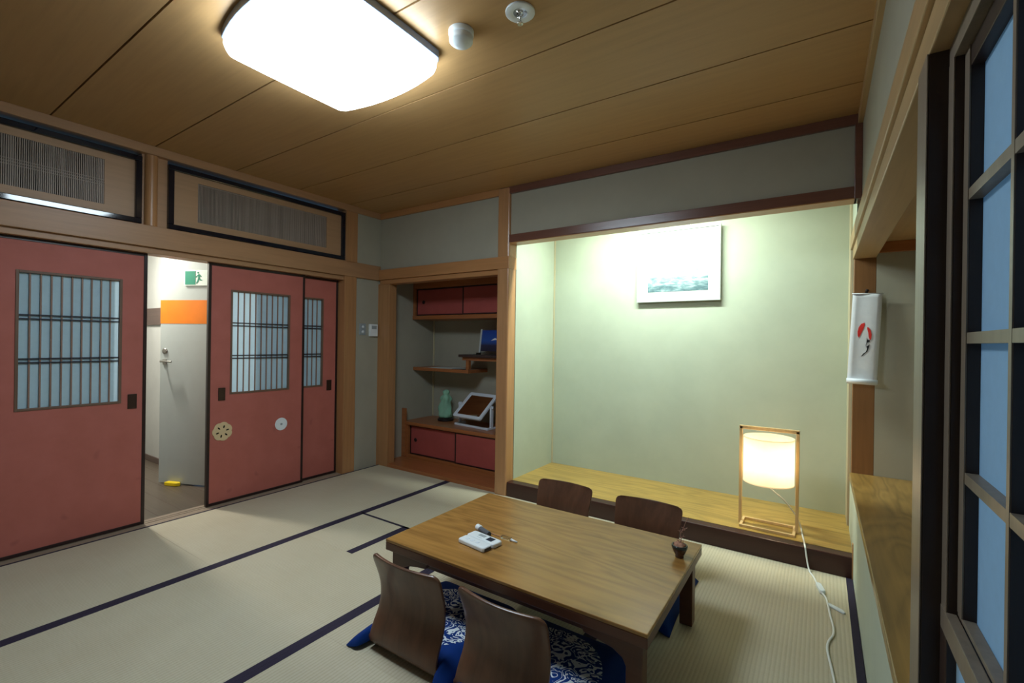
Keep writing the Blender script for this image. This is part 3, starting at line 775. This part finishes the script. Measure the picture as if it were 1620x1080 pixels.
# paper window
t = thing('window_1', (.2, 1.083, .02), 'paper shoji window at the right edge, glowing pale blue', 'window', kind='structure')
Y1 = -.92
def wb(y0, y1, z0, z1, x0=.0007, x1=.030): return (x0, x1, y0-1.083, y1-1.083, z0-.02, z1-.02)
b = B().box(*wb(1.054,1.083,.02,1.752)).box(*wb(.165,.195,.02,1.752)).box(*wb(.195,1.054,1.717,1.752)).box(*wb(.195,1.054,.02,.06))
b.obj('frame', 'dark_frame', t, .001)
b = B()
for y in (.84, .63, .42): b.box(*wb(y-.006, y+.006, .80, 1.717, .0012, .017))
b.obj('vertical_bars', 'dark_frame', t)
b = B()
for z in (1.504, 1.266, 1.034): b.box(*wb(.195, 1.054, z-.009, z+.009, .0, .017))
b.obj('cross_bars', 'dark_mid', t)
sheet('paper', 'shoji_bright', *wb(.19,1.06,.78,1.72,.0174)[0:1], *wb(.19,1.06,.78,1.72)[2:], t)
# painted edge highlights: room-side faces of the frame coloured paler as if lit
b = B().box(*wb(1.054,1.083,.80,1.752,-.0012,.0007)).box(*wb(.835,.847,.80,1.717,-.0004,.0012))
b.obj('lit_frame_face', 'dark_mid', t)
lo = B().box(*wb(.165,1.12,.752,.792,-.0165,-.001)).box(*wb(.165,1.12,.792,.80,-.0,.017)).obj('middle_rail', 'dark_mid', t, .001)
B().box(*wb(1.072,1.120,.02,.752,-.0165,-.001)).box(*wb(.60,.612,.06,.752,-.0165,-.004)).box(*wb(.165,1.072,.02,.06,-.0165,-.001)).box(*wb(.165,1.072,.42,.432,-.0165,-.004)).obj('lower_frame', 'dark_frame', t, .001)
sheet('lower_paper', 'shoji_bright', *wb(.165,1.075,.05,.755,-.0032)[0:1], *wb(.165,1.075,.05,.755)[2:], t)

# ------------------------------------------------------------------ ceiling fittings
t = thing('ceiling_light', (-1.718, 1.188, CZ), 'large square glowing ceiling light with rounded corners', 'ceiling light')
def bulge(h, n=10):
    # straight left and right sides, outward curved front and back sides, small corner radii
    k = h/.325; hx, hy, bow, r = .325*k, .288*k, .040*k, .022*k
    pts = []
    for i in range(n+1):
        u = -1+2*i/n; pts.append((hx+.004*k*(1-u*u), u*(hy-r)))
    for i in range(n+1):
        u = 1-2*i/n; pts.append((u*(hx-r), hy+bow*(1-u*u)))
    for i in range(n+1):
        u = 1-2*i/n; pts.append((-hx-.004*k*(1-u*u), u*(hy-r)))
    for i in range(n+1):
        u = -1+2*i/n; pts.append((u*(hx-r), -hy-bow*(1-u*u)))
    return pts
bod = B(); bod.prism(bulge(.338), 'z', -.034, 0); bod.obj('frame', 'light_frame', t, .004)
b = B(); rows = []
for h, z in ((.330,-.032),(.331,-.055),(.327,-.072),(.320,-.090),(.305,-.101),(.27,-.108),(.18,-.113),(.06,-.115)):
    rows.append([b.bm.verts.new((x, y, z)) for x, y in bulge(h)])
for p_, q_ in zip(rows, rows[1:]):
    n = len(p_)
    for k in range(n): b.bm.faces.new((p_[k], p_[(k+1)%n], q_[(k+1)%n], q_[k]))
b.bm.faces.new(rows[-1]); b.bm.faces.new(rows[0][::-1]); bmesh.ops.recalc_face_normals(b.bm, faces=b.bm.faces[:])
b.obj('glowing_cover', 'light_cover', t, 0, True)['label'] = 'white glowing acrylic cover'
t = thing('smoke_detector', (-1.222, 1.425, CZ), 'white domed smoke detector between the ceiling light and the sprinkler', 'smoke detector')
B().lathe([(.051,0),(.051,-.016),(.049,-.020)], n=40).obj('base', 'white_plastic', t, .001, True)
B().lathe([(.044,-.020),(.044,-.024),(.0485,-.026),(.047,-.044),(.036,-.054),(.015,-.058)], n=40).obj('dome', 'white_plastic', t, .001, True)
t = thing('sprinkler', (-.961, 1.459, CZ), 'recessed fire sprinkler with white ring and hanging deflector', 'sprinkler')
circ = lambda r, n=40: [(r*math.cos(2*math.pi*k/n), r*math.sin(2*math.pi*k/n)) for k in range(n)]
B().ring(circ(.056), circ(.026), 'z', -.008, 0).obj('ring', 'white_plastic', t, .002, True)
B().lathe([(.026,-.006),(.020,-.001),(.004,-.0005)], n=32).obj('recess_cup', 'chrome', t, 0, True)
B().tube([(-.014,0,-.004),(-.012,0,-.018),(0,0,-.026),(.012,0,-.018),(.014,0,-.004)], .0025, 6).tube([(0,0,-.002),(0,0,-.030)], .004, 8).obj('arms', 'chrome', t, 0, True)
B().lathe([(.001,-.030),(.012,-.046),(.011,-.049),(.001,-.040)], n=16).obj('deflector', 'chrome', t, 0, True)

# ------------------------------------------------------------------ low table
TX0, TX1, TY0, TY1, TH = -1.632, -.436, 1.430, 2.215, .346
cx, cy = (TX0+TX1)/2, (TY0+TY1)/2; hx, hy = (TX1-TX0)/2, (TY1-TY0)/2
t = thing('low_table', (cx, cy, 0), 'rectangular low wooden table in the middle of the tatami room', 'table')
box('tabletop', 'table_top', -hx, hx, -hy, hy, TH-.013, TH, t, .0025)
B().box(-hx, hx, -hy, hy, TH-.049, TH-.013).obj('top_edge', 'table_dark', t, .003)['label'] = 'dark reddish edge band of the tabletop'
for sy in (-1, 1): B().box(-hx+.10, hx-.10, sy*(hy-.050)-.010, sy*(hy-.050)+.010, TH-.088, TH-.049).obj('apron', 'table_dark', t, .002)
for sx in (-1, 1): B().box(sx*(hx-.050)-.010, sx*(hx-.050)+.010, -hy+.06, hy-.06, TH-.088, TH-.049).obj('apron', 'table_dark', t, .002)
for sx in (-1, 1):
    for sy in (-1, 1):
        x1, y1 = sx*(hx-.022), sy*(hy-.022)
        # leg with a curved bracket along the long side
        w_ = .055
        pts = [(0,.0015),(w_,.0015),(w_,.205),(w_+.012,.228),(w_+.045,.246),(w_+.10,.256),(w_+.15,.262),(w_+.17,TH-.049),(0,TH-.049)]
        b = B().prism([(x1-sx*px, pz) for px, pz in pts], 'y', y1, y1-sy*.052)
        b.obj('leg', 'table_dark', t, .003)

def place_remote(x, y, rz, label, big):
    t = thing('remote_control', (x, y, TH), label, 'remote control', rz, 'remote controls on the table')
    L, w = (.170, .058) if big else (.160, .054)
    B().prism(rrect(-L/2, L/2, -w/2, w/2, .010), 'z', .0005, .021).obj('case', 'white_plastic', t, .006, seg=3)
    if big:
        box('screen', 'screen_dark', .022, .056, -.015, .017, .0207, .0216, t)
        for i in range(4): box('button', 'grey_plastic', -.034+.010*i, -.027+.010*i, -.004, .014, .0207, .0222, t, .0005)
        box('printed_line', 'grey_plastic', -.03, -.0, -.018, -.016, .0207, .0212, t)
    else:
        for i in range(3): box('button', 'mirror_white', -.05+.03*i, -.035+.03*i, -.008, .008, .0207, .0225, t, .001)
        box('end_window', 'screen_dark', L/2-.010, L/2+.0006, -.02, .02, .004, .016, t, .001)
place_remote(-1.250, 1.665, R(-7), 'white remote control with dark screen, the farther of two on the table', True)
place_remote(-1.258, 1.606, R(-7), 'plain white remote control, the nearer of two lying on the table', False)
t = thing('flashlight', (-1.303, 1.732, TH), 'small dark cylinder with white end cap lying behind the remotes', 'flashlight', R(-20))
B().tube([(-.032,0,.0135),(.045,0,.0125)], [.0125,.0125], 16).obj('barrel', 'pad_grey', t, .001, True)
B().tube([(-.056,0,.0145),(-.034,0,.0145),(-.031,0,.0135)], [.0145,.0145,.0125], 18).obj('head', 'white_plastic', t, .001, True)
t = thing('clear_holder', (-1.165, 1.742, TH), 'small clear plastic stick right of the dark cylinder on the table', 'plastic holder', R(-3))
B().box(-.045, .010, -.009, .009, .0005, .012).obj('body', 'clear', t, .002)
B().tube([(.010,0,.006),(.045,-.002,.005)], [.006,.003], 8).obj('tip', 'white_plastic', t, 0, True)
B().tube(spline([(-.11,.004,.004),(-.085,.002,.003),(-.06,.003,.003),(-.044,.0,.005)],4), .0015, 6).obj('string', 'twig', t)

t = thing('bonsai_pot', (-.488, 2.028, TH), 'tiny glazed pot with a bare pink twig on the right edge of the table', 'potted plant')
B().lathe([(.016,0),(.018,.004),(.016,.008),(.024,.022),(.030,.036),(.0315,.047)], n=28).obj('pot', 'pot', t, 0, True)
B().ring(circ(.0325,28), circ(.026,28), 'z', .040, .053).obj('pot_rim', 'pot_rim', t, .002, True)
B().lathe([(.027,.044),(.024,.055),(.014,.062),(.003,.063)], n=20, fn=lambda a,z: 1+.12*math.sin(5*a)).obj('moss', 'moss', t, 0, True)
b = B().tube(spline([(0,0,.055),(.006,.002,.075),(.002,.004,.095),(.010,.004,.115),(.022,.006,.150),(.032,.008,.175)],4), [.0022-.0012*i/20 for i in range(21)], 6)
for p0, p1 in (((.003,.002,.08),(.022,.0,.092)),((.004,.003,.1),(-.008,.0,.112)),((.008,.004,.112),(.026,.004,.128)),((.01,.004,.116),(.02,.006,.14)),((0,0,.062),(-.014,-.004,.074)),((.002,.001,.066),(.016,-.006,.076))):
    b.tube([p0, tuple((Vector(p0)+Vector(p1))/2+Vector((.001,0,.003))), p1], [.0018,.0014,.0006], 6)
for i in range(16):
    a = random.random()*6.28; z = random.choice((.068,.072,.09,.112,.12,.126)); r = .004+.010*random.random()
    c = Vector((.006+r*math.cos(a)+(z-.07)*.18, r*math.sin(a), z)); u = Vector((math.cos(a), math.sin(a), .6)).normalized()*.006
    b.tube([tuple(c), tuple(c+u)], [.0018,.0006], 5)
b.obj('twig', 'twig', t)

# ------------------------------------------------------------------ floor chairs and cushions
def make_chair():
    t = bpy.data.objects.new('floor_chair', None); COL.objects.link(t)
    # profile from seat front to top of back (y forward, z up); chair faces +y
    prof = spline([(0,.40,.020),(0,.25,.014),(0,.10,.012),(0,.045,.016),(0,.012,.040),(0,.012,.085),(0,.034,.150),(0,.046,.205),(0,.042,.265),(0,.022,.330),(0,.000,.388)], 5)
    n = len(prof); m = 16; th = .0105
    def width(s, z, y):
        if s < .45: return .185
        k = min(1, max(0, (z-.02)/.10))
        w = .184 - .010*math.sin(min(1, z/.388)*math.pi) 
        return w
    def build(i0, i1, name):
        b = B(); fr = []; bk = []
        for i in range(i0, i1):
            p = prof[i]; d = (prof[min(i+1,n-1)]-prof[max(i-1,0)]).normalized(); nrm = Vector((0, -d.z, d.y))  # outward (below / behind)
            s = i/(n-1); w = width(s, p.z, p.y)
            # rounded top corners and front corners
            if s > .5:
                r = .030; dz = .388-p.z
                if dz < r: w -= r-math.sqrt(max(0, r*r-(r-dz)**2))
            else:
                r = .04; dy = .40-p.y
                if dy < r: w -= r-math.sqrt(max(0, r*r-(r-dy)**2))
            curve = .024*min(1, max(0, (p.z-.03)/.12))
            rf = []; rb = []
            for j in range(m+1):
                u = -1+2*j/m
                q = p + Vector((u*w, 0, 0)) + Vector((0, 1, 0))*(curve*(u*u-.35))
                rf.append(b.bm.verts.new(q - nrm*th/2)); rb.append(b.bm.verts.new(q + nrm*th/2))
            fr.append(rf); bk.append(rb)
        k = len(fr)
        for i in range(k-1):
            for j in range(m):
                b.bm.faces.new((fr[i][j], fr[i][j+1], fr[i+1][j+1], fr[i+1][j])); b.bm.faces.new((bk[i][j], bk[i+1][j], bk[i+1][j+1], bk[i][j+1]))
            for j in (0, m): b.bm.faces.new((fr[i][j], fr[i+1][j], bk[i+1][j], bk[i][j]))
        for i in (0, k-1):
            for j in range(m): b.bm.faces.new((fr[i][j], bk[i][j], bk[i][j+1], fr[i][j+1]))
        bmesh.ops.recalc_face_normals(b.bm, faces=b.bm.faces[:])
        return b.obj(name, 'walnut', t, .002, True)
    c = 20
    build(0, c+1, 'seat'); build(c, n, 'backrest')
    return t
chairG = 'legless floor chairs round the low table'
def copy_tree(o):
    r = o.copy(); COL.objects.link(r)
    for ch in o.children:
        c = ch.copy(); COL.objects.link(c); c.parent = r
    return r
c0_ = make_chair()
spots = [(-1.322, 1.232, 0, 'bent wood floor chair seen from behind, left one on the near side of the table'),
         (-.878, 1.236, R(-1), 'bent wood floor chair seen from behind, nearest the camera at bottom centre'),
         (-1.290, 2.555, R(180), 'floor chair backrest behind the table, closer to the pillar'),
         (-.775, 2.540, R(181), 'floor chair backrest behind the table, closer to the paper lamp')]
for i, (x, y, a, lab) in enumerate(spots):
    o = c0_ if i == 0 else copy_tree(c0_)
    o.location = (x, y, 0.0); o.rotation_euler = (0, 0, a); tag(o, lab, 'floor chair', chairG)

def make_cushion(w=.52, d=.56):
    b = B(); n = 40; top = []; bot = []
    for j in range(n+1):
        rt = []; rb = []
        for i in range(n+1):
            u, v = -1+2*i/n, -1+2*j/n
            px = u*w/2*(1-.055*(1-abs(u)**1.5)*0 - .06*(1-abs(v)**2.0)*abs(u)**3*0) ; py = v*d/2
            # edges bow inwards between the pointed corners
            px *= 1-.05*(1-v*v); py *= 1-.05*(1-u*u)
            e = max(0, (1-u**4)*(1-v**4))
            h = .066*e**.36
            # seat plate lifts the middle; sides droop to the floor
            base = .0215 if abs(px) < .19 else max(.004, .0215-(abs(px)-.19)*.35)
            if py < -.235: base = .0215 if abs(px) < .172 else base
            # rear edge pressed in front of the backrest
            if abs(px) < .200:
                k = max(0, min(1, (.200-abs(px))/.02)); k = k*k*(3-2*k)
                lim = -.205
                if py < lim+.05: py = py*(1-k) + k*(lim+.05-(lim+.05-py)*(.05/(.05+d/2+lim)))
            dimple = .010*math.exp(-(u*u+v*v)/.02)
            rt.append(b.bm.verts.new((px, py, base+.003+h-dimple))); rb.append(b.bm.verts.new((px, py, base)))
        top.append(rt); bot.append(rb)
    for j in range(n):
        for i in range(n):
            b.bm.faces.new((top[j][i], top[j][i+1], top[j+1][i+1], top[j+1][i])); b.bm.faces.new((bot[j][i], bot[j+1][i], bot[j+1][i+1], bot[j][i+1]))
    for i in range(n):
        b.bm.faces.new((top[0][i], bot[0][i], bot[0][i+1], top[0][i+1])); b.bm.faces.new((top[n][i], top[n][i+1], bot[n][i+1], bot[n][i]))
        b.bm.faces.new((top[i][0], top[i+1][0], bot[i+1][0], bot[i][0])); b.bm.faces.new((top[i][n], bot[i][n], bot[i+1][n], top[i+1][n]))
    bmesh.ops.recalc_face_normals(b.bm, faces=b.bm.faces[:])
    return b.obj('floor_cushion', 'cushion', None, 0, True)
cu = make_cushion()
cs = [(-1.330, 1.475, 0, 'blue cushion with white print on the near left floor chair'),
      (-.822, 1.475, 0, 'blue cushion with white print on the near right floor chair'),
      (-1.330, 2.300, R(180), 'blue cushion on the far floor chair by the pillar, mostly under the table'),
      (-.778, 2.285, R(180), 'blue cushion on the far floor chair by the lamp, its corner past the table leg')]
for i, (x, y, a, lab) in enumerate(cs):
    o = cu if i == 0 else cu.copy()
    if i: COL.objects.link(o)
    o.location = (x, y, 0.0); o.rotation_euler = (0, 0, a); tag(o, lab, 'cushion', 'blue cushions on the floor chairs')

# ------------------------------------------------------------------ lights
def area(name, loc, size, power, color, rot=(0,0,0), sy=None):
    l = bpy.data.lights.new(name, 'AREA'); l.energy = power; l.color = color
    l.shape = 'RECTANGLE'; l.size = size; l.size_y = sy or size
    o = bpy.data.objects.new(name, l); COL.objects.link(o); o.location = loc; o.rotation_euler = rot
    return o
area('tokonoma_tube', (-1.08, 3.25, 2.37), .95, 47, (.85, 1.0, .91), (R(0), 0, 0), .05)
area('hall_lamp', (-4.90, 1.26, 2.27), .14, 38, (1.0, .955, .87))
w = bpy.data.worlds.new('outside'); S.world = w; w.use_nodes = True
bg = w.node_tree.nodes['Background']; bg.inputs['Color'].default_value = (.26, .60, 1.0, 1); bg.inputs['Strength'].default_value = .34

# ------------------------------------------------------------------ camera
cam = bpy.data.cameras.new('camera'); cam.sensor_width = 36; cam.lens = 730.6/1620*36; cam.clip_start = .01
co = bpy.data.objects.new('camera', cam); COL.objects.link(co); S.camera = co
yaw, pitch, roll = R(33.80), R(-.033), R(-.82)
f = Vector((-math.sin(yaw)*math.cos(pitch), math.cos(yaw)*math.cos(pitch), math.sin(pitch)))
r = Vector((math.cos(yaw), math.sin(yaw), 0)); u = r.cross(f)
r2 = math.cos(roll)*r - math.sin(roll)*u; u2 = math.sin(roll)*r + math.cos(roll)*u
mat = Matrix((( r2.x, u2.x, -f.x, 0), (r2.y, u2.y, -f.y, 0), (r2.z, u2.z, -f.z, 1.25), (0, 0, 0, 1)))
co.matrix_world = mat
vs = S.view_settings
vs.view_transform = 'Standard'; vs.look = 'None'; vs.exposure = .08; vs.gamma = 1; vs.use_curve_mapping = False
S.cycles.max_bounces = 10; S.cycles.diffuse_bounces = 6; S.cycles.sample_clamp_indirect = 6
